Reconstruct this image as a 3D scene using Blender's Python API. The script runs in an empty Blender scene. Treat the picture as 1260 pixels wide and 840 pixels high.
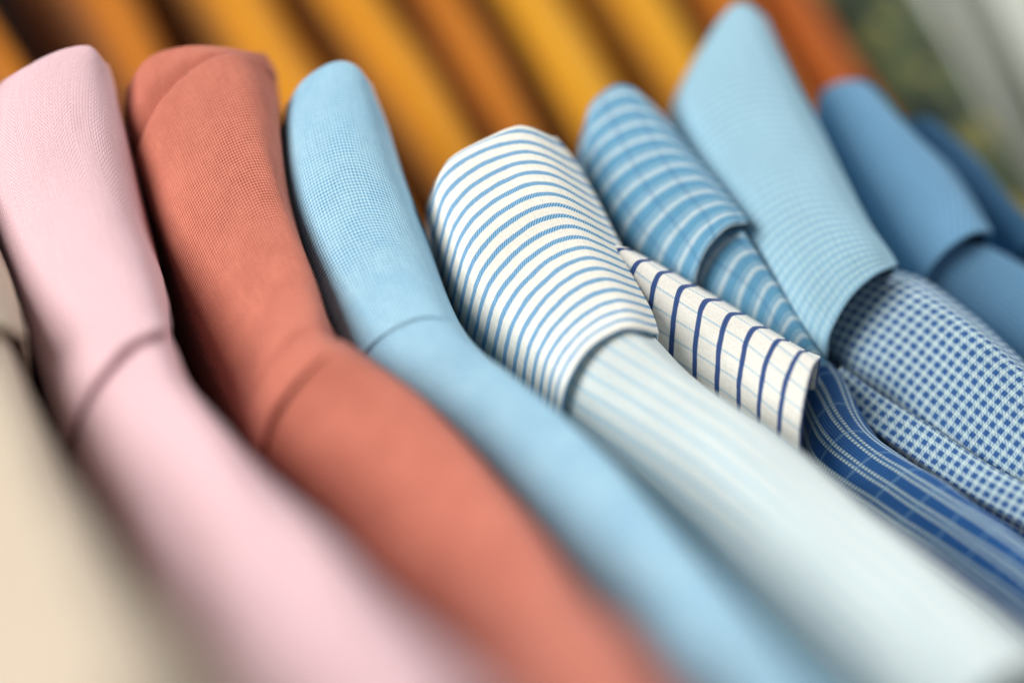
import bpy, math, random
from mathutils import Vector, noise
sc = bpy.context.scene
C = sc.collection
random.seed(7)
rad = math.radians

# ------------------------------------------------------------------ camera
DIST, LENS, SENSOR = 0.72, 85.0, 36.0
PITCH = rad(50)
FOCUS = Vector((0, 0, 1.45))
fwd = Vector((0, math.cos(PITCH), -math.sin(PITCH)))
right = Vector((1, 0, 0))
up = right.cross(fwd)
cam_loc = FOCUS - fwd * DIST
cd = bpy.data.cameras.new('camera')
cam = bpy.data.objects.new('camera', cd)
C.objects.link(cam)
cam.location = cam_loc
cam.rotation_euler = (math.pi / 2 - PITCH, 0, 0)
cd.lens, cd.sensor_width = LENS, SENSOR
cd.clip_start, cd.clip_end = 0.02, 60
cd.dof.use_dof = True
cd.dof.focus_distance = DIST
cd.dof.aperture_fstop = 1.3
sc.camera = cam

# ------------------------------------------------------------------ light
w = bpy.data.worlds.new('World')
sc.world = w
w.use_nodes = True
w.node_tree.nodes['Background'].inputs[0].default_value = (0.80, 0.86, 0.92, 1)
w.node_tree.nodes['Background'].inputs[1].default_value = 0.15


def area(name, loc, target, size, power, col):
    ld = bpy.data.lights.new(name, 'AREA')
    ld.shape = 'RECTANGLE'
    ld.size, ld.size_y = size
    ld.energy = power
    ld.color = col
    o = bpy.data.objects.new(name, ld)
    C.objects.link(o)
    o.location = loc
    o.rotation_euler = (Vector(target) - Vector(loc)).to_track_quat('-Z', 'Y').to_euler()
    return o


area('window_light', (-0.58, -0.16, 2.04), (-0.06, 0.05, 1.45), (0.42, 0.42), 10.2, (1.0, 0.975, 0.93))
area('back_fill_light', (0.80, 0.95, 2.05), (0.45, 0.40, 1.45), (0.5, 0.5), 15, (1.0, 0.99, 0.96))  # unseen fill lamp, added at back right to brighten the white garments

vs = sc.view_settings
vs.view_transform = 'Standard'
vs.look = 'None'
vs.gamma = 1
vs.exposure = 0.0

FPX = LENS / SENSOR * 1260.0


def at(px, py, d):
    """a point of the place: photograph column and row at d metres in front of the camera"""
    return cam_loc + (fwd + right * ((px - 630) / FPX) + up * ((420 - py) / FPX)) * d



def dfun(px, py):
    """distance of the row of shirts: comes nearer towards the front, recedes to the back and right"""
    t = (py - (140 + 0.20 * px)) / 840.0
    if t > 0:
        return DIST - 0.045 * t - 0.45 * t * t
    return DIST - 0.10 * t + 0.10 * t * t


# ------------------------------------------------------------------ node helpers
class NT:
    def __init__(self, name):
        self.m = bpy.data.materials.new(name)
        self.m.use_nodes = True
        self.t = self.m.node_tree
        self.b = self.t.nodes['Principled BSDF']
        self.out = self.t.nodes['Material Output']

    def n(self, typ):
        return self.t.nodes.new(typ)

    def put(self, sock, v):
        if isinstance(v, bpy.types.NodeSocket):
            self.t.links.new(v, sock)
        elif v is not None:
            sock.default_value = v

    def math(self, op, a, b=None, c=None, clamp=False):
        n = self.n('ShaderNodeMath')
        n.operation = op
        n.use_clamp = clamp
        for i, v in enumerate((a, b, c)):
            if v is not None:
                self.put(n.inputs[i], v)
        return n.outputs[0]

    def mix(self, f, a, b, mode='MIX'):
        n = self.n('ShaderNodeMix')
        n.data_type = 'RGBA'
        n.blend_type = mode
        self.put(n.inputs[0], f)
        for s, v in ((n.inputs[6], a), (n.inputs[7], b)):
            self.put(s, v)
        return n.outputs[2]

    def step(self, x, a, b):
        n = self.n('ShaderNodeMapRange')
        n.interpolation_type = 'SMOOTHSTEP'
        self.put(n.inputs[0], x)
        n.inputs[1].default_value, n.inputs[2].default_value = a, b
        n.inputs[3].default_value, n.inputs[4].default_value = 0, 1
        return n.outputs[0]

    def wave(self, x, period, phase=0.0):
        """cosine of x with the period, in -1..1"""
        return self.math('COSINE', self.math('MULTIPLY_ADD', x, 2 * math.pi / period, phase))

    def line(self, x, period, width, soft, phase=0.0):
        """1 on a line of the width, once per period, soft edge (metres)"""
        f = self.math('FRACT', self.math('MULTIPLY_ADD', x, 1 / period, phase))
        d = self.math('MULTIPLY', self.math('ABSOLUTE', self.math('SUBTRACT', f, 0.5)), period)
        return self.math('SUBTRACT', 1.0, self.step(d, width / 2 - soft, width / 2 + soft))

    def noise(self, scale, detail=2, vec=None, rough=0.5):
        n = self.n('ShaderNodeTexNoise')
        n.inputs['Scale'].default_value = scale
        n.inputs['Detail'].default_value = detail
        n.inputs['Roughness'].default_value = rough
        if vec is not None:
            self.t.links.new(vec, n.inputs['Vector'])
        return n.outputs[0]


def lin(r, g, b):
    f = lambda c: (c / 255 / 12.92) if c <= 10 else ((c / 255 + 0.055) / 1.055) ** 2.4
    return (f(r), f(g), f(b), 1)


def cloth(name, base, pitch=0.0009, weave=0.3, pattern=None, bump=0.5, sheen=0.10, thread=None, slub=0.12):
    g = NT(name)
    uv = g.n('ShaderNodeUVMap')
    uv.uv_map = 'UVMap'
    sep = g.n('ShaderNodeSeparateXYZ')
    g.put(sep.inputs[0], uv.outputs[0])
    u0, v0 = sep.outputs[0], sep.outputs[1]
    # threads are never dead straight
    wob = g.noise(160, 2, uv.outputs[0])
    wob2 = g.noise(45, 2, uv.outputs[0])
    u = g.math('ADD', u0, g.math('MULTIPLY', g.math('SUBTRACT', wob2, 0.5), 0.0012))
    v = g.math('ADD', v0, g.math('MULTIPLY', g.math('SUBTRACT', wob, 0.5), 0.0008))
    wv = g.math('MULTIPLY', g.math('ADD', g.wave(u, pitch), g.wave(v, pitch)), 0.5)          # -1..1 plain weave
    w01 = g.math('MULTIPLY_ADD', wv, 0.5, 0.5)
    col = lin(*base)
    if pattern:
        col = pattern(g, u, v, col)
    dark = g.mix(1.0, col, tuple([c for c in (thread or (0.62, 0.60, 0.62))] + [1]), 'MULTIPLY')
    col2 = g.mix(g.math('MULTIPLY', g.step(w01, 0.75, 0.15), g.math('MULTIPLY', g.math('MULTIPLY_ADD', g.noise(60, 4, uv.outputs[0], 0.7), 1.9, -0.05), weave)), col, dark)
    # uneven yarn
    cmb = g.n('ShaderNodeCombineXYZ')
    g.put(cmb.inputs[0], g.math('MULTIPLY', u, 1400.0))
    g.put(cmb.inputs[1], g.math('MULTIPLY', v, 90.0))
    sl = g.noise(1.0, 2, cmb.outputs[0])
    mott = g.noise(30, 3, uv.outputs[0])
    sh = g.math('MULTIPLY_ADD', g.math('SUBTRACT', sl, 0.5), slub * 2, 1.0)
    fuzz = g.noise(900, 3, uv.outputs[0], 0.7)
    sh = g.math('MULTIPLY', sh, g.math('MULTIPLY_ADD', g.math('SUBTRACT', fuzz, 0.5), 0.34, 1.0))
    sh = g.math('MULTIPLY', sh, g.math('MULTIPLY_ADD', g.math('SUBTRACT', mott, 0.5), 0.10, 1.0))
    vec = g.n('ShaderNodeCombineColor')
    for i in range(3):
        g.put(vec.inputs[i], sh)
    col3 = g.mix(1.0, col2, vec.outputs[0], 'MULTIPLY')
    g.put(g.b.inputs['Base Color'], col3)
    g.b.inputs['Roughness'].default_value = 0.82
    g.b.inputs['Specular IOR Level'].default_value = 0.25
    g.b.inputs['Sheen Weight'].default_value = sheen
    g.b.inputs['Sheen Roughness'].default_value = 0.45
    bm_ = g.n('ShaderNodeBump')
    bm_.inputs['Strength'].default_value = bump
    bm_.inputs['Distance'].default_value = 0.00025
    g.put(bm_.inputs['Height'], g.math('ADD', w01, g.math('MULTIPLY', sl, 0.6)))
    g.put(g.b.inputs['Normal'], bm_.outputs[0])
    return g.m


# ------------------------------------------------------------------ cloth surfaces
def cr(p0, p1, p2, p3, t):
    return tuple(0.5 * (2 * b + (c - a) * t + (2 * a - 5 * b + 4 * c - d) * t * t + (3 * b - a - 3 * c + d) * t ** 3)
                 for a, b, c, d in zip(p0, p1, p2, p3))


def spline(pts, t):
    n = len(pts) - 1
    x = max(0.0, min(n - 1e-9, t * n))
    i = int(x)
    f = x - i
    P = lambda k: pts[k] if 0 <= k <= n else (
        tuple(2 * a - b for a, b in zip(pts[0], pts[1])) if k < 0 else tuple(2 * a - b for a, b in zip(pts[n], pts[n - 1])))
    return cr(P(i - 1), P(i), P(i + 1), P(i + 2), f)


def surface(name, stations, mat, parent, off=0.0, nu=90, nv=56, kL=0.95, kR=0.85, power=3.1, skirt=0.30, rim=0.0016,
            wr=0.0013, fold=0.0, seed=0, cap=True, edge=True, stretch=1.0, depth=None, tuck=0.25, flare=0.35, round_depth=None):
    """a draped piece of cloth through the stations (back to front); each runs from the left side over the ridge to the right"""
    dep = depth or dfun
    m = len(stations)
    mids = [spline(s, 0.5) for s in stations]
    offs = [off(i / (m - 1)) if callable(off) else off for i in range(m)]
    ds = [(dep(*p) + o,) for p, o in zip(mids, offs)]
    rows, halfw = [], []
    for j in range(nu + 1):
        tj = j / nu
        d = spline(ds, tj)[0]
        row = []
        Lp = spline([s[0] for s in stations], tj)
        Rp = spline([s[-1] for s in stations], tj)
        half = 0.5 * math.dist(Lp, Rp) * d / FPX
        if round_depth:
            half = min(half, round_depth)
        halfw.append(half)
        for i in range(nv + 1):
            ti = 0.5 - 0.5 * math.cos(math.pi * i / nv)
            ti = 0.55 * ti + 0.45 * i / nv
            px, py = spline([spline(s, ti) for s in stations], tj)
            x = abs(2 * ti - 1)
            drop = half * (1 - max(0.0, 1 - x ** power) ** (1 / power)) * (kL if ti < 0.5 else kR)
            row.append(at(px, py, d + drop))
        rows.append(row)
    nR, nC = len(rows), nv + 1

    def normal(j, i):
        a = rows[min(j + 1, nR - 1)][i] - rows[max(j - 1, 0)][i]
        b = rows[j][min(i + 1, nC - 1)] - rows[j][max(i - 1, 0)]
        n = b.cross(a)
        if n.length < 1e-12:
            return -fwd
        n.normalize()
        return n
    nrm = [[normal(j, i) for i in range(nC)] for j in range(nR)]
    if sum(n.dot(fwd) for n in nrm[nR // 2]) > 0:
        nrm = [[-n for n in r] for r in nrm]
    # lengths for the cloth coordinates
    vlen = [0.0]
    for j in range(1, nR):
        vlen.append(vlen[-1] + (rows[j][nv // 2] - rows[j - 1][nv // 2]).length)
    ulen = []
    for j in range(nR):
        acc = [0.0]
        for i in range(1, nC):
            acc.append(acc[-1] + (rows[j][i] - rows[j][i - 1]).length)
        mid = acc[nv // 2]
        ulen.append([a - mid for a in acc])
    # soft wrinkles
    sx = Vector((seed * 3.1, seed * 1.7, seed * 5.3))
    for j in range(nR):
        for i in range(nC):
            q0 = Vector((ulen[j][i] * 16, vlen[j] * 11 * stretch, 9)) + sx
            q = Vector((ulen[j][i] * 38, vlen[j] * 20 * stretch, 0)) + sx
            q2 = Vector((ulen[j][i] * 110, vlen[j] * 75, 3)) + sx
            a = noise.noise(q0) * wr * 1.5 + noise.noise(q) * wr + noise.noise(q2) * wr * 0.25
            if fold:
                e = vlen[j] / max(1e-6, vlen[-1])
                ph = ulen[j][i] * 260 + vlen[j] * 60 + seed + 1.5 * noise.noise(q0)
                a += fold * math.sin(ph) * min(1, e * 4) * (0.4 + noise.noise(q0 * 0.7))
            rows[j][i] = rows[j][i] + nrm[j][i] * a
    V, UV, F = [], [], []

    full = []     # list of (row of points, row of uv)
    if cap == 'rim':
        t0 = [(rows[0][i] - rows[2][i]).normalized() for i in range(nC)]
        r1 = [rows[0][i] + t0[i] * 0.0012 - nrm[0][i] * 0.0008 for i in range(nC)]
        r2 = [rows[0][i] + t0[i] * 0.0014 - nrm[0][i] * 0.0026 for i in range(nC)]
        r3 = [rows[0][i] + t0[i] * 0.0004 - nrm[0][i] * 0.0060 for i in range(nC)]
        for k, r in ((-0.006, r3), (-0.003, r2), (-0.0015, r1)):
            full.append((r, [(ulen[0][i], k) for i in range(nC)], 0))
    elif cap:
        t0 = [(rows[0][i] - rows[2][i]).normalized() for i in range(nC)]
        r1 = [rows[0][i] + t0[i] * 0.0010 - nrm[0][i] * 0.0014 for i in range(nC)]
        r2 = [rows[0][i] + t0[i] * 0.0014 - nrm[0][i] * 0.0048 for i in range(nC)]
        r3 = [rows[0][i] - Vector((0, -0.004, 0.03)) for i in range(nC)]
        r4 = [rows[0][i] - Vector((0, -0.006, 0.10)) for i in range(nC)]
        for k, r in ((-0.11, r4), (-0.04, r3), (-0.006, r2), (-0.003, r1)):
            full.append((r, [(ulen[0][i], k) for i in range(nC)], 0))
    for j in range(nR):
        full.append((rows[j], [(ulen[j][i], vlen[j]) for i in range(nC)], j))
    if edge:
        e = nR - 1
        tg = [(rows[e][i] - rows[e - 2][i]).normalized() for i in range(nC)]
        r1 = [rows[e][i] + tg[i] * rim * 0.5 - nrm[e][i] * rim * 0.35 for i in range(nC)]
        r2 = [rows[e][i] + tg[i] * rim * 0.3 - nrm[e][i] * rim * 0.95 for i in range(nC)]
        r3 = [rows[e - 6][i] - nrm[e - 6][i] * rim * 1.1 for i in range(nC)]
        r4 = [rows[e - 14][i] - nrm[e - 14][i] * rim * 1.3 for i in range(nC)]
        for k, r in ((0.0008, r1), (0.0016, r2), (0.008, r3), (0.016, r4)):
            full.append((r, [(ulen[e][i], vlen[e] + k) for i in range(nC)], e))
    # sides hang down
    down = Vector((0, 0, -1))
    steps = (0.006, 0.02, 0.05, min(0.10, skirt - 0.005), skirt) if skirt else ()
    for r, uvr, j in full:
        hw = halfw[j]
        across = (r[-1] - r[0]).normalized()
        left = [(r[0] + down * s + across * -hw * flare * min(1, s / 0.10), (uvr[0][0] - s, uvr[0][1])) for s in reversed(steps)]
        rite = [(r[-1] + down * s - across * hw * tuck * min(1, s / 0.10), (uvr[-1][0] + s, uvr[-1][1])) for s in steps]
        line = left + list(zip(r, uvr)) + rite
        for p, q in line:
            V.append(p)
            UV.append(q)
    W = nC + 2 * len(steps)
    for j in range(len(full) - 1):
        for i in range(W - 1):
            a = j * W + i
            F.append((a, a + W, a + W + 1, a + 1))
    origin = parent.location if parent else Vector((0, 0, 0))
    me = bpy.data.meshes.new(name)
    me.from_pydata([tuple(p - origin) for p in V], [], F)
    me.update()
    uvl = me.uv_layers.new(name='UVMap')
    for lp in me.loops:
        uvl.data[lp.index].uv = UV[lp.vertex_index]
    for p in me.polygons:
        p.use_smooth = True
    me.materials.append(mat)
    o = bpy.data.objects.new(name, me)
    C.objects.link(o)
    if parent:
        o.parent = parent
    o['len'] = vlen[-1]
    del o['len']
    return o, vlen[-1], rows, nrm


def thing(name, label, cat, loc, group=None):
    o = bpy.data.objects.new(name, None)
    C.objects.link(o)
    o.location = loc
    o.empty_display_size = 0.05
    o['label'], o['category'] = label, cat
    if group:
        o['group'] = group
    bpy.context.view_layer.update()
    return o


def base_of(px, py, drop=0.10):
    return at(px, py, dfun(px, py)) - Vector((0, 0, drop))


ROW = 'shirts hanging side by side in the front row'

# ------------------------------------------------------------------ setting
def floor_mat():
    g = NT('dark_floor')
    n1 = g.noise(6, 5)
    g.put(g.b.inputs['Base Color'], g.mix(n1, (0.010, 0.008, 0.006, 1), (0.022, 0.017, 0.013, 1)))
    g.b.inputs['Roughness'].default_value = 0.6
    return g.m


me = bpy.data.meshes.new('floor')
me.from_pydata([(-6, -6, 0), (6, -6, 0), (6, 6, 0), (-6, 6, 0)], [], [(0, 1, 2, 3)])
me.materials.append(floor_mat())
fl = bpy.data.objects.new('floor', me)
C.objects.link(fl)
fl['kind'] = 'structure'

# ------------------------------------------------------------------ fabrics
def pat_herring(g, u, v, col):
    tri = g.math('PINGPONG', u, 0.0058)
    f = g.wave(g.math('ADD', g.math('MULTIPLY', v, 0.9), g.math('MULTIPLY', tri, 1.3)), 0.00125)
    return g.mix(g.math('MULTIPLY', g.step(f, -0.4, 0.8), 0.45), col, lin(176, 128, 140))


def pat_stripe(period, width, line_col, axis='v', hatch=0.45, soft=0.00018, phase=0.0):
    def f(g, u, v, col):
        x = v if axis == 'v' else u
        m = g.line(x, period, width, soft, phase)
        h = g.step(g.wave(g.math('ADD', u, g.math('MULTIPLY', v, 0.9)), 0.00085), -0.2, 0.7)
        m = g.math('MULTIPLY', m, g.math('SUBTRACT', 1.0, g.math('MULTIPLY', h, hatch)))
        return g.mix(m, col, lin(*line_col))
    return f


def pat_pane(g, u, v, col):
    h = g.step(g.wave(g.math('ADD', u, g.math('MULTIPLY', v, 0.9)), 0.0009), -0.2, 0.7)
    m2 = g.math('MULTIPLY', g.line(u, 0.0058, 0.0007, 0.0002), g.math('SUBTRACT', 0.75, g.math('MULTIPLY', h, 0.55)))
    c = g.mix(m2, col, lin(120, 175, 205))
    m = g.line(v, PANE, 0.0017, 0.0002, 0.2)
    m = g.math('MULTIPLY', m, g.math('SUBTRACT', 1.0, g.math('MULTIPLY', h, 0.10)))
    return g.mix(m, c, lin(8, 62, 126))


PANE = 0.0082


def pat_bluestripe(g, u, v, col):
    m = g.line(v, 0.0062, 0.0016, 0.0004)
    m2 = g.line(v, 0.0062, 0.0006, 0.0003, 0.3)
    c = g.mix(g.math('MULTIPLY', m, 0.75), col, lin(205, 222, 226))
    c = g.mix(g.math('MULTIPLY', m2, 0.4), c, lin(205, 222, 226))
    return g.mix(g.math('MULTIPLY', g.line(u, 0.009, 0.0012, 0.0004), 0.25), c, lin(40, 95, 150))


def pat_plaid(g, u, v, col):
    dots = g.step(g.wave(v, 0.0011), -0.55, 0.3)
    m = g.math('MAXIMUM', g.line(u, 0.0064, 0.0009, 0.0002, 0.40), g.line(u, 0.0064, 0.0009, 0.0002, 0.70))
    m = g.math('MULTIPLY', m, g.math('MULTIPLY_ADD', dots, 0.75, 0.2))
    mm = g.math('MULTIPLY', g.line(u, 0.0064, 0.0026, 0.0003, 0.52), 0.12)
    c = g.mix(mm, col, lin(120, 165, 190))
    c = g.mix(m, c, lin(196, 216, 214))
    return g.mix(g.math('MULTIPLY', g.line(v, 0.011, 0.0008, 0.0003), 0.30), c, lin(140, 180, 205))


def pat_gingham(p):
    def f(g, u, v, col):
        a = g.line(u, p, p * 0.60, p * 0.10)
        b = g.line(v, p, p * 0.60, p * 0.10)
        both = g.math('MULTIPLY', a, b)
        one = g.math('SUBTRACT', g.math('MAXIMUM', a, b), both)
        h = g.step(g.wave(g.math('ADD', u, v), 0.0013), -0.3, 0.6)
        c = g.mix(g.math('MULTIPLY', one, g.math('MULTIPLY_ADD', h, 0.45, 0.22)), col, lin(70, 130, 185))
        return g.mix(g.math('MULTIPLY', both, 0.95), c, lin(14, 82, 152))
    return f


def pat_fine(g, u, v, col):
    a = g.line(v, 0.0026, 0.0012, 0.0004)
    b = g.line(u, 0.0021, 0.0010, 0.0004)
    c = g.mix(g.math('MULTIPLY', a, 0.45), col, lin(104, 162, 198))
    return g.mix(g.math('MULTIPLY', b, 0.22), c, lin(118, 172, 204))


def pat_denim(g, u, v, col):
    t = g.line(g.math('ADD', u, g.math('MULTIPLY', v, 0.15)), 0.0021, 0.0009, 0.0004)
    return g.mix(g.math('MULTIPLY', t, 0.45), col, lin(150, 185, 210))


M_beige = cloth('beige_cotton', (180, 166, 148), weave=0.25)
M_pink = cloth('pink_herringbone', (211, 180, 186), weave=0.12, pattern=pat_herring, pitch=0.0009, thread=(0.75, 0.6, 0.62))
M_coral = cloth('coral_oxford', (205, 126, 106), pitch=0.0009, weave=1.0, thread=(0.42, 0.28, 0.28), bump=0.8)
M_blue = cloth('light_blue_oxford', (168, 205, 221), pitch=0.00105, weave=1.0, thread=(0.28, 0.48, 0.68), bump=0.8)
M_strip = cloth('white_cotton_blue_stripe', (232, 230, 220), weave=0.12, pattern=pat_stripe(0.0042, 0.0015, (44, 138, 190)), bump=0.2)
M_stripb = cloth('white_cotton_blue_stripe_lengthwise', (210, 218, 216), weave=0.12, pattern=pat_stripe(0.0050, 0.0014, (172, 200, 213), axis='u'))
M_pane = cloth('cream_windowpane', (232, 229, 221), weave=0.12, pattern=pat_pane, bump=0.25)
M_bstr = cloth('blue_white_stripe', (98, 156, 190), weave=0.3, pattern=pat_bluestripe)
M_plaid = cloth('navy_plaid', (34, 86, 146), weave=0.4, pattern=pat_plaid)
M_fine = cloth('pale_blue_fine_check', (172, 208, 222), weave=0.2, pattern=pat_fine)
M_ging = cloth('blue_gingham', (200, 222, 224), weave=0.2, pattern=pat_gingham(0.0031), bump=0.7)
M_denim = cloth('denim_blue_twill', (98, 150, 188), weave=0.4, pattern=pat_denim)
M_navy = cloth('deep_blue_cotton', (52, 98, 134), weave=0.3)

# ------------------------------------------------------------------ beige shirt (far left)
s = thing('shirt', 'beige shirt at the left edge, only collar tip and shoulder in view', 'shirt', base_of(60, 640), ROW)
surface('collar', [
    [(-230, 300), (-190, 240), (-110, 210), (-60, 220), (-20, 262)],
    [(-200, 380), (-160, 330), (-90, 300), (-30, 310), (14, 352)],
    [(-170, 450), (-130, 410), (-70, 392), (-10, 392), (31, 414)]], M_beige, s, seed=1)
surface('body', [
    [(-190, 440), (-140, 400), (-80, 385), (-30, 388), (10, 405)],
    [(-170, 490), (-120, 450), (-50, 425), (-10, 428), (22, 445)],
    [(-140, 590), (-80, 545), (-10, 515), (30, 515), (60, 538)],
    [(-120, 700), (-40, 650), (30, 605), (78, 605), (106, 630)],
    [(-90, 830), (10, 760), (90, 710), (140, 712), (168, 735)],
    [(-50, 960), (70, 890), (160, 835), (210, 835), (240, 862)],
    [(0, 1100), (130, 1030), (230, 975), (285, 975), (316, 1000)]], M_beige, s, off=0.005, seed=2, cap=False, edge=False, fold=0.0011, kL=1.0, kR=1.0, power=3.0)

# ------------------------------------------------------------------ pink shirt
s = thing('shirt', 'pale pink herringbone shirt with a folded collar, left of the coral shirt', 'shirt', base_of(220, 560), ROW)
surface('collar', [
    [(22, 94), (48, 74), (84, 60), (112, 58), (132, 80)],
    [(-6, 114), (24, 96), (66, 86), (108, 90), (143, 116)],
    [(-22, 195), (14, 170), (66, 155), (122, 168), (168, 206)],
    [(-10, 290), (32, 255), (88, 235), (145, 250), (190, 296)],
    [(20, 390), (62, 345), (118, 315), (168, 322), (205, 358)],
    [(52, 475), (90, 415), (142, 375), (182, 372), (210, 390)],
    [(78, 548), (103, 482), (150, 428), (185, 408), (211, 403)]], M_pink, s, seed=3)
surface('body', [
    [(72, 515), (100, 465), (148, 420), (180, 402), (204, 398)],
    [(86, 552), (112, 490), (160, 432), (192, 418), (216, 430)],
    [(104, 592), (140, 535), (192, 480), (222, 474), (246, 492)],
    [(152, 672), (210, 612), (270, 566), (305, 566), (332, 590)],
    [(216, 772), (295, 712), (370, 672), (412, 678), (440, 708)],
    [(290, 882), (390, 825), (475, 790), (525, 798), (558, 830)],
    [(372, 1000), (490, 950), (590, 915), (645, 925), (690, 965)]], M_pink, s, off=lambda t: 0.0036 - 0.0015 * min(1, t * 3), seed=4, cap=False, edge=False, fold=0.0011, kL=1.0, kR=1.0, power=3.0)

# ------------------------------------------------------------------ coral shirt
s = thing('shirt', 'coral red oxford shirt with a curved seam across its collar top', 'shirt', base_of(430, 560), ROW)
_, L, rows, nrm = surface('collar', [
    [(164, 205), (186, 145), (230, 93), (282, 66), (330, 78)],
    [(180, 245), (206, 180), (252, 130), (304, 110), (346, 124)],
    [(205, 310), (238, 245), (284, 200), (326, 190), (357, 218)],
    [(236, 395), (274, 325), (320, 278), (358, 275), (379, 312)],
    [(276, 485), (314, 405), (356, 355), (388, 356), (402, 385)],
    [(318, 560), (334, 502), (364, 458), (394, 434), (418, 423)]], M_coral, s, seed=5, cap='rim')
surface('collar_back', [
    [(157, 112), (182, 72), (225, 57), (278, 57), (326, 66)],
    [(156, 165), (180, 112), (222, 78), (280, 66), (338, 88)],
    [(172, 225), (196, 165), (238, 120), (290, 98), (340, 106)],
    [(186, 265), (212, 200), (256, 150), (305, 130), (345, 138)]], M_coral, s, off=lambda t: 0.0006 + 0.0072 * min(1, max(0, (t - 0.40) / 0.16)), seed=6)
surface('body', [
    [(306, 522), (324, 478), (352, 440), (386, 418), (418, 422)],
    [(321, 563), (339, 506), (371, 461), (409, 434), (446, 438)],
    [(362, 607), (396, 545), (446, 492), (490, 474), (524, 496)],
    [(432, 675), (500, 604), (556, 560), (588, 562), (606, 590)],
    [(520, 792), (595, 715), (650, 668), (680, 676), (697, 706)],
    [(610, 902), (695, 842), (758, 812), (788, 818), (806, 846)],
    [(710, 1020), (815, 962), (878, 936), (904, 942), (922, 970)]], M_coral, s, off=0.0018, seed=7, cap=False, edge=False, fold=0.0011, kL=1.0, kR=1.0, power=3.0)


def stitches(name, rows, nrm, j, mat, parent, lo, hi, count, size=0.00055):
    """a row of short raised thread loops lying on the cloth along grid row j"""
    V, F = [], []
    nC = len(rows[0])
    pts = [rows[j][i] + nrm[j][i] * 0.00025 for i in range(nC)]
    acc = [0.0]
    for a, b in zip(pts, pts[1:]):
        acc.append(acc[-1] + (b - a).length)

    def along(s):
        for i in range(nC - 1):
            if acc[i + 1] >= s:
                f = (s - acc[i]) / max(1e-9, acc[i + 1] - acc[i])
                return pts[i].lerp(pts[i + 1], f), nrm[j][i], (pts[i + 1] - pts[i]).normalized()
        return pts[-1], nrm[j][-1], (pts[-1] - pts[-2]).normalized()
    for k in range(count):
        s0 = acc[-1] * (lo + (hi - lo) * k / (count - 1))
        p, n, t = along(s0)
        b = n.cross(t)
        ln = 0.0009
        base = len(V)
        for q, r in ((-1, 0.35), (-0.5, 1), (0.5, 1), (1, 0.35)):
            c = p + t * ln * q
            for a in range(5):
                an = 2 * math.pi * a / 5
                V.append(c + (b * math.cos(an) + n * math.sin(an) * 0.7) * size * 0.5 * r - parent.location)
        for q in range(3):
            for a in range(5):
                i0, i1 = base + q * 5 + a, base + q * 5 + (a + 1) % 5
                F.append((i0, i1, i1 + 5, i0 + 5))
    me = bpy.data.meshes.new(name)
    me.from_pydata([tuple(v) for v in V], [], F)
    for p in me.polygons:
        p.use_smooth = True
    me.materials.append(mat)
    o = bpy.data.objects.new(name, me)
    C.objects.link(o)
    o.parent = parent
    o['kind'] = 'stuff'
    return o


def plain(name, col, rough=0.8):
    g = NT(name)
    n = g.noise(900, 2)
    g.put(g.b.inputs['Base Color'], g.mix(n, lin(*col), lin(*[c * 0.8 for c in col])))
    g.b.inputs['Roughness'].default_value = rough
    return g.m


stitches('stitching', rows, nrm, 82, plain('coral_thread', (190, 92, 74)), s, 0.1, 0.96, 22)

# ------------------------------------------------------------------ plain light blue shirt
s = thing('shirt', 'plain light blue oxford shirt between the coral shirt and the white striped shirt', 'shirt', base_of(620, 560), ROW)
surface('collar', [
    [(352, 132), (374, 98), (410, 76), (438, 80), (458, 104)],
    [(347, 172), (368, 136), (410, 116), (448, 124), (478, 157)],
    [(352, 235), (380, 200), (424, 182), (468, 194), (501, 232)],
    [(370, 312), (402, 276), (448, 257), (496, 268), (528, 303)],
    [(395, 388), (432, 352), (482, 330), (526, 340), (554, 374)],
    [(430, 455), (462, 418), (510, 392), (550, 394), (576, 418)]], M_blue, s, seed=8, rim=0.0004, wr=0.0004)
surface('body', [
    [(420, 436), (450, 396), (502, 372), (546, 378), (566, 398)],
    [(462, 502), (498, 450), (538, 420), (566, 416), (588, 428)],
    [(508, 548), (556, 492), (600, 460), (632, 463), (656, 490)],
    [(580, 622), (648, 562), (698, 533), (726, 542), (747, 576)],
    [(680, 732), (750, 664), (802, 634), (832, 648), (852, 690)],
    [(780, 862), (860, 792), (912, 762), (946, 778), (968, 816)],
    [(880, 1000), (970, 922), (1030, 888), (1062, 904), (1082, 940)]], M_blue, s, off=0.0004, wr=0.0005, fold=0.0009, seed=9, cap=False, edge=False)

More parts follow.
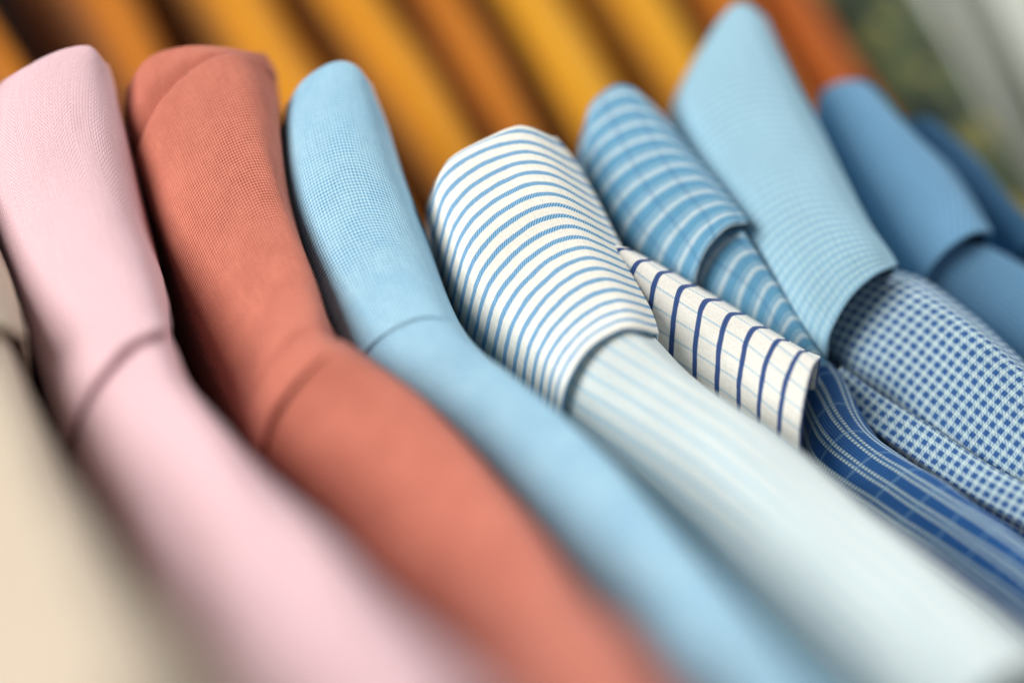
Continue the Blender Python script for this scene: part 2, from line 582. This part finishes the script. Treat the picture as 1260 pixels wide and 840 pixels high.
# ------------------------------------------------------------------ white shirt with blue stripes
s = thing('shirt', 'white shirt with thin blue stripes arching across its collar and running down its body', 'shirt', base_of(860, 560), ROW)
surface('collar', [
    [(538, 222), (556, 194), (598, 170), (642, 154), (684, 170)],
    [(528, 262), (544, 218), (588, 186), (646, 172), (706, 198)],
    [(540, 332), (558, 264), (604, 221), (664, 204), (730, 238)],
    [(560, 388), (578, 314), (624, 265), (682, 245), (750, 277)],
    [(590, 432), (608, 362), (654, 310), (707, 288), (769, 313)],
    [(635, 478), (648, 412), (688, 360), (735, 336), (787, 350)],
    [(665, 502), (677, 442), (714, 396), (760, 373), (803, 381)],
    [(686, 520), (694, 475), (722, 428), (768, 401), (812, 408)]], M_strip, s, seed=10, wr=0.0005)
surface('body', [
    [(682, 505), (696, 462), (726, 420), (766, 400), (800, 404)],
    [(696, 532), (712, 482), (742, 434), (780, 414), (814, 424)],
    [(740, 582), (766, 524), (808, 474), (842, 462), (872, 480)],
    [(815, 657), (860, 592), (902, 536), (942, 524), (974, 552)],
    [(900, 747), (962, 672), (1012, 622), (1054, 616), (1086, 655)],
    [(990, 842), (1070, 772), (1132, 718), (1180, 718), (1218, 760)],
    [(1090, 952), (1180, 882), (1250, 828), (1310, 828), (1348, 868)]], M_stripb, s, off=0.0012, fold=0.0011, seed=11, cap=False, edge=False, kL=1.0, kR=1.0, power=3.0)

# ------------------------------------------------------------------ cream windowpane shirt
s = thing('shirt', 'cream shirt with navy windowpane lines, mostly hidden behind the white striped shirt', 'shirt', base_of(900, 520), ROW)
surface('collar', [
    [(725, 400), (728, 350), (740, 318), (754, 303), (770, 305)],
    [(796, 470), (796, 412), (802, 362), (810, 338), (826, 333)],
    [(858, 520), (854, 452), (858, 398), (868, 370), (886, 367)],
    [(915, 560), (908, 492), (914, 434), (926, 404), (943, 401)],
    [(962, 590), (955, 532), (962, 472), (978, 434), (990, 429)],
    [(984, 604), (982, 545), (988, 492), (998, 452), (1009, 437)]], M_pane, s, seed=12, kL=0.3, kR=0.9, off=0.008, skirt=0.06, wr=0.0006)
surface('body', [
    [(800, 480), (800, 430), (808, 385), (818, 362), (832, 358)],
    [(868, 540), (862, 475), (868, 425), (880, 396), (896, 394)],
    [(930, 580), (920, 520), (926, 470), (938, 440), (952, 436)],
    [(970, 610), (962, 560), (970, 510), (982, 480), (992, 476)]], M_pane, s, seed=13, kL=0.3, kR=0.9, off=0.026, skirt=0.06, cap=False, edge=False)

# ------------------------------------------------------------------ blue striped shirt, navy plaid body
s = thing('shirt', 'mid blue shirt with white stripes on its rolled collar, behind the cream windowpane shirt', 'shirt', base_of(980, 560), ROW)
surface('collar', [
    [(718, 155), (728, 126), (755, 106), (778, 107), (798, 124)],
    [(712, 192), (732, 160), (768, 137), (800, 138), (829, 162)],
    [(728, 250), (752, 215), (792, 188), (830, 183), (861, 202)],
    [(762, 310), (782, 272), (822, 236), (860, 224), (891, 238)],
    [(812, 350), (824, 312), (852, 275), (884, 257), (909, 259)],
    [(848, 368), (852, 338), (867, 305), (894, 278), (919, 272)]], M_bstr, s, seed=14, off=0.012)
surface('body', [
    [(842, 362), (856, 325), (876, 298), (898, 284), (914, 286)],
    [(868, 385), (878, 345), (898, 312), (918, 302), (932, 320)],
    [(926, 430), (930, 385), (945, 352), (958, 354), (968, 378)],
    [(970, 500), (974, 450), (986, 420), (998, 420), (1008, 440)],
    [(1012, 565), (1014, 510), (1022, 476), (1036, 470), (1050, 490)]], M_bstr, s, seed=15, off=lambda t: 0.018 + 0.05 * max(0, t - 0.66), cap=False, edge=False)

# ------------------------------------------------------------------ navy striped shirt
s = thing('shirt', 'navy blue shirt with thin double white stripes, sunk between cream windowpane and blue gingham', 'shirt', base_of(1080, 620), ROW)
surface('body', [
    [(972, 520), (978, 478), (992, 452), (1012, 448), (1026, 466)],
    [(984, 562), (990, 510), (1008, 474), (1030, 472), (1048, 494)],
    [(1002, 606), (1020, 562), (1046, 532), (1072, 538), (1094, 568)],
    [(1066, 684), (1098, 638), (1140, 598), (1172, 605), (1198, 640)],
    [(1166, 766), (1206, 720), (1252, 670), (1286, 676), (1310, 708)],
    [(1270, 850), (1316, 798), (1370, 760), (1404, 766), (1428, 794)]], M_plaid, s, fold=0.0016, seed=15, off=0.032, edge=False, wr=0.0026, kL=0.6, kR=0.7)

# ------------------------------------------------------------------ pale blue gingham shirt
s = thing('shirt', 'pale blue shirt with fine checked collar and blue gingham shoulder, tallest of the row', 'shirt', base_of(1140, 480), ROW)
surface('collar', [
    [(860, 66), (876, 30), (900, 6), (922, 5), (943, 24)],
    [(826, 138), (850, 98), (894, 70), (938, 66), (976, 84)],
    [(835, 208), (868, 165), (920, 136), (972, 136), (1013, 158)],
    [(870, 278), (903, 232), (954, 203), (1006, 202), (1043, 224)],
    [(915, 352), (942, 302), (988, 268), (1036, 262), (1073, 282)],
    [(965, 412), (983, 367), (1018, 325), (1058, 306), (1091, 309)],
    [(1010, 448), (1020, 408), (1044, 366), (1072, 340), (1101, 326)]], M_fine, s, seed=16, off=0.010, power=2.6)
surface('body', [
    [(1008, 436), (1022, 400), (1046, 362), (1076, 340), (1101, 336)],
    [(1030, 458), (1046, 420), (1078, 376), (1108, 352), (1138, 348)],
    [(1072, 492), (1090, 452), (1128, 405), (1160, 381), (1190, 386)],
    [(1135, 532), (1154, 500), (1190, 454), (1220, 426), (1246, 436)],
    [(1210, 582), (1228, 556), (1262, 514), (1290, 490), (1312, 502)],
    [(1300, 628), (1314, 608), (1344, 574), (1372, 554), (1394, 568)],
    [(1390, 690), (1402, 670), (1432, 640), (1460, 620), (1482, 636)]], M_ging, s, fold=0.0009, seed=17, off=lambda t: 0.024 - 0.011 * min(1, t * 2), cap=False, edge=False)
surface('placket', [
    [(1014, 474), (1018, 468), (1024, 462), (1030, 456), (1036, 450)],
    [(1052, 516), (1057, 508), (1064, 500), (1071, 492), (1080, 482)],
    [(1114, 560), (1119, 552), (1126, 543), (1134, 533), (1144, 520)],
    [(1190, 612), (1195, 604), (1202, 594), (1210, 583), (1220, 570)],
    [(1280, 662), (1285, 654), (1292, 643), (1300, 631), (1310, 618)],
    [(1370, 726), (1375, 718), (1382, 707), (1390, 695), (1400, 682)]], M_ging, s, seed=18, off=0.031, cap=False, edge=False, nv=16, skirt=0.018, flare=-1.2, wr=0.0005)

# ------------------------------------------------------------------ denim blue shirt
s = thing('shirt', 'denim blue shirt with a turned collar, right of the pale blue checked collar', 'shirt', base_of(1230, 400), ROW)
surface('collar', [
    [(1000, 155), (1010, 118), (1035, 102), (1060, 103), (1079, 120)],
    [(1025, 208), (1040, 167), (1070, 144), (1096, 144), (1117, 167)],
    [(1058, 268), (1074, 222), (1110, 194), (1142, 194), (1167, 212)],
    [(1094, 326), (1110, 282), (1144, 250), (1176, 244), (1197, 257)],
    [(1128, 370), (1140, 336), (1164, 308), (1194, 289), (1216, 288)]], M_denim, s, seed=19, off=0.030)
surface('body', [
    [(1125, 366), (1140, 332), (1164, 308), (1190, 297), (1210, 302)],
    [(1150, 392), (1166, 352), (1196, 320), (1222, 306), (1242, 317)],
    [(1200, 446), (1226, 394), (1262, 352), (1292, 345), (1312, 362)],
    [(1270, 506), (1300, 454), (1340, 411), (1372, 400), (1394, 414)],
    [(1380, 606), (1410, 552), (1450, 510), (1482, 500), (1504, 514)]], M_denim, s, seed=20, off=0.036, cap=False, edge=False)

s = thing('shirt', 'deep blue shirt at the right end of the row, just before the green patterned shirt', 'shirt', base_of(1230, 300), ROW)
surface('collar', [
    [(1080, 195), (1100, 160), (1126, 146), (1148, 148), (1166, 168)],
    [(1118, 235), (1142, 194), (1174, 178), (1200, 188), (1218, 217)],
    [(1168, 292), (1194, 252), (1226, 234), (1250, 248), (1268, 277)],
    [(1220, 362), (1250, 312), (1282, 298), (1312, 308), (1332, 332)]], M_navy, s, seed=21, off=0.045)
surface('body', [
    [(1216, 358), (1246, 314), (1278, 302), (1306, 312), (1326, 334)],
    [(1260, 410), (1292, 362), (1326, 346), (1358, 356), (1378, 380)],
    [(1320, 480), (1352, 430), (1390, 412), (1424, 420), (1446, 446)]], M_navy, s, seed=22, off=0.050, cap=False, edge=False)

# ------------------------------------------------------------------ back row: mustard garments
def bdep(px, py):
    return 0.878 - 0.20 * py / 840 + 0.03 * (px / 1260)


def must(name, a, b):
    return cloth(name, a, weave=0.2, pitch=0.0012)


M_must = must('mustard_cotton', (204, 136, 28), None)
M_must2 = must('ochre_cotton', (184, 110, 24), None)
M_must3 = must('golden_cotton', (214, 152, 32), None)
M_rust = must('rust_cotton', (168, 84, 24), None)
BACK_ROW = 'mustard and rust garments hanging in the blurred back row'
bands = [
    # top left, top right, bottom left, bottom right (photograph columns), rows, fabric, label
    (-84, -20, -20, 40, (-20, 170), M_must2, 'ochre garment at the far left of the back row, a sliver above the pink collar'),
    (84, 170, 140, 228, (-20, 200), M_must2, 'ochre garment in the back row seen between the pink and coral collars'),
    (232, 352, 330, 420, (-20, 220), M_must, 'mustard garment in the back row rising behind the coral collar'),
    (380, 486, 500, 602, (-20, 280), M_must, 'mustard garment in the back row right of the plain light blue collar'),
    (504, 574, 596, 664, (-20, 230), M_must2, 'narrow darker ochre garment in the back row above the white striped collar'),
    (596, 704, 690, 800, (-20, 260), M_must3, 'bright golden garment in the back row, left of the mid blue striped collar'),
    (734, 826, 820, 905, (-20, 240), M_must3, 'golden garment in the back row above the mid blue striped collar'),
    (838, 930, 920, 1010, (-20, 240), M_must2, 'ochre garment in the back row directly behind the tall pale blue collar'),
    (926, 1022, 1020, 1104, (-20, 220), M_rust, 'rust orange garment closing the back row beside the green patterned shirt'),
]
for k, (tl, tr, bl, br, (y0, y1), mt, lab) in enumerate(bands):
    bl, br = tl + 0.62 * (y1 - y0), tr + 0.60 * (y1 - y0)
    cx = (tl + tr + bl + br) / 4
    t = thing('garment', lab, 'garment', at(cx, 60, bdep(cx, 60)) - Vector((0, 0, 0.10)), BACK_ROW)
    st = []
    tl, tr, bl, br = tl + 10, tr - 14, bl + 10, br - 14
    for q in (-0.9, -0.4, 0.0, 0.5, 1.0, 1.5):
        l, r = tl + (bl - tl) * q, tr + (br - tr) * q
        yy = y0 + (y1 - y0) * q
        wv = 6 * math.sin(k * 2.1 + q * 3)
        st.append([(l + wv, yy + 14), (l + (r - l) * 0.22 + wv, yy + 2), ((l + r) / 2 + wv, yy - 4), (l + (r - l) * 0.78 + wv, yy + 2), (r + wv, yy + 12)])
    surface('shoulder', st, mt, t, seed=30 + k, depth=bdep, nu=50, nv=30, wr=0.0016, cap=True, edge=False, skirt=0.30, tuck=0.9, flare=-0.9, kL=2.2, kR=2.2, power=2.2)


# ------------------------------------------------------------------ green patterned shirt
def camo():
    g = NT('green_leaf_print')
    uv = g.n('ShaderNodeUVMap')
    uv.uv_map = 'UVMap'
    n1 = g.noise(46, 1.5, uv.outputs[0])
    n2 = g.noise(70, 1.0, uv.outputs[0])
    c = g.mix(g.step(n1, 0.44, 0.52), lin(28, 42, 32), lin(70, 82, 50))
    c = g.mix(g.step(n1, 0.58, 0.63), c, lin(168, 150, 76))
    c = g.mix(g.math('MULTIPLY', g.step(n2, 0.60, 0.66), 0.6), c, lin(120, 128, 70))
    g.put(g.b.inputs['Base Color'], c)
    g.b.inputs['Roughness'].default_value = 0.85
    return g.m


t = thing('shirt', 'dark green shirt with a yellow leafy print, hanging behind the blue shirts', 'shirt', at(1130, 100, 0.98) - Vector((0, 0, 0.1)))
M_camo = camo()
gd = lambda px, py: 0.91 - 0.16 * py / 840
surface('shoulder', [
    [(880, -130), (930, -150), (980, -155), (1020, -145), (1050, -120)],
    [(945, -10), (1000, -45), (1055, -50), (1100, -30), (1135, 0)],
    [(1010, 110), (1065, 70), (1118, 55), (1165, 75), (1198, 120)],
    [(1085, 240), (1135, 195), (1190, 178), (1238, 200), (1270, 245)],
    [(1160, 370), (1215, 330), (1265, 310), (1310, 330), (1345, 375)],
    [(1250, 520), (1300, 480), (1350, 460), (1400, 480), (1440, 520)]], M_camo, t, seed=50, depth=gd, cap=True, edge=False, skirt=0.16, tuck=0.0, flare=0.0, wr=0.002)

# ------------------------------------------------------------------ white garments behind
M_white = cloth('white_linen', (232, 236, 226), weave=0.1)
wd = lambda px, py: 0.99 - 0.10 * py / 840
whites = [((1050, 1162, 1190, 1300), 'white garment in the far back, left of the other white one, behind the green print'),
          ((1186, 1284, 1330, 1424), 'white garment in the far back at the top right corner')]
for k, ((tl, tr, bl, br), lab) in enumerate(whites):
    t = thing('garment', lab, 'garment', at((tl + bl) / 2, 60, 1.1) - Vector((0, 0, 0.1)), 'white garments behind the green print')
    st = []
    for q in (-0.8, -0.3, 0.2, 0.6, 1.0, 1.4):
        l, r = tl + (bl - tl) * q, tr + (br - tr) * q
        yy = -20 + 300 * q
        st.append([(l, yy + 20), (l + (r - l) * 0.25, yy), ((l + r) / 2, yy - 6), (l + (r - l) * 0.75, yy), (r, yy + 20)])
    surface('shoulder', st, M_white, t, seed=60 + k, depth=wd, nu=50, nv=30, wr=0.002, edge=False, skirt=0.25, tuck=0.0, flare=0.0)
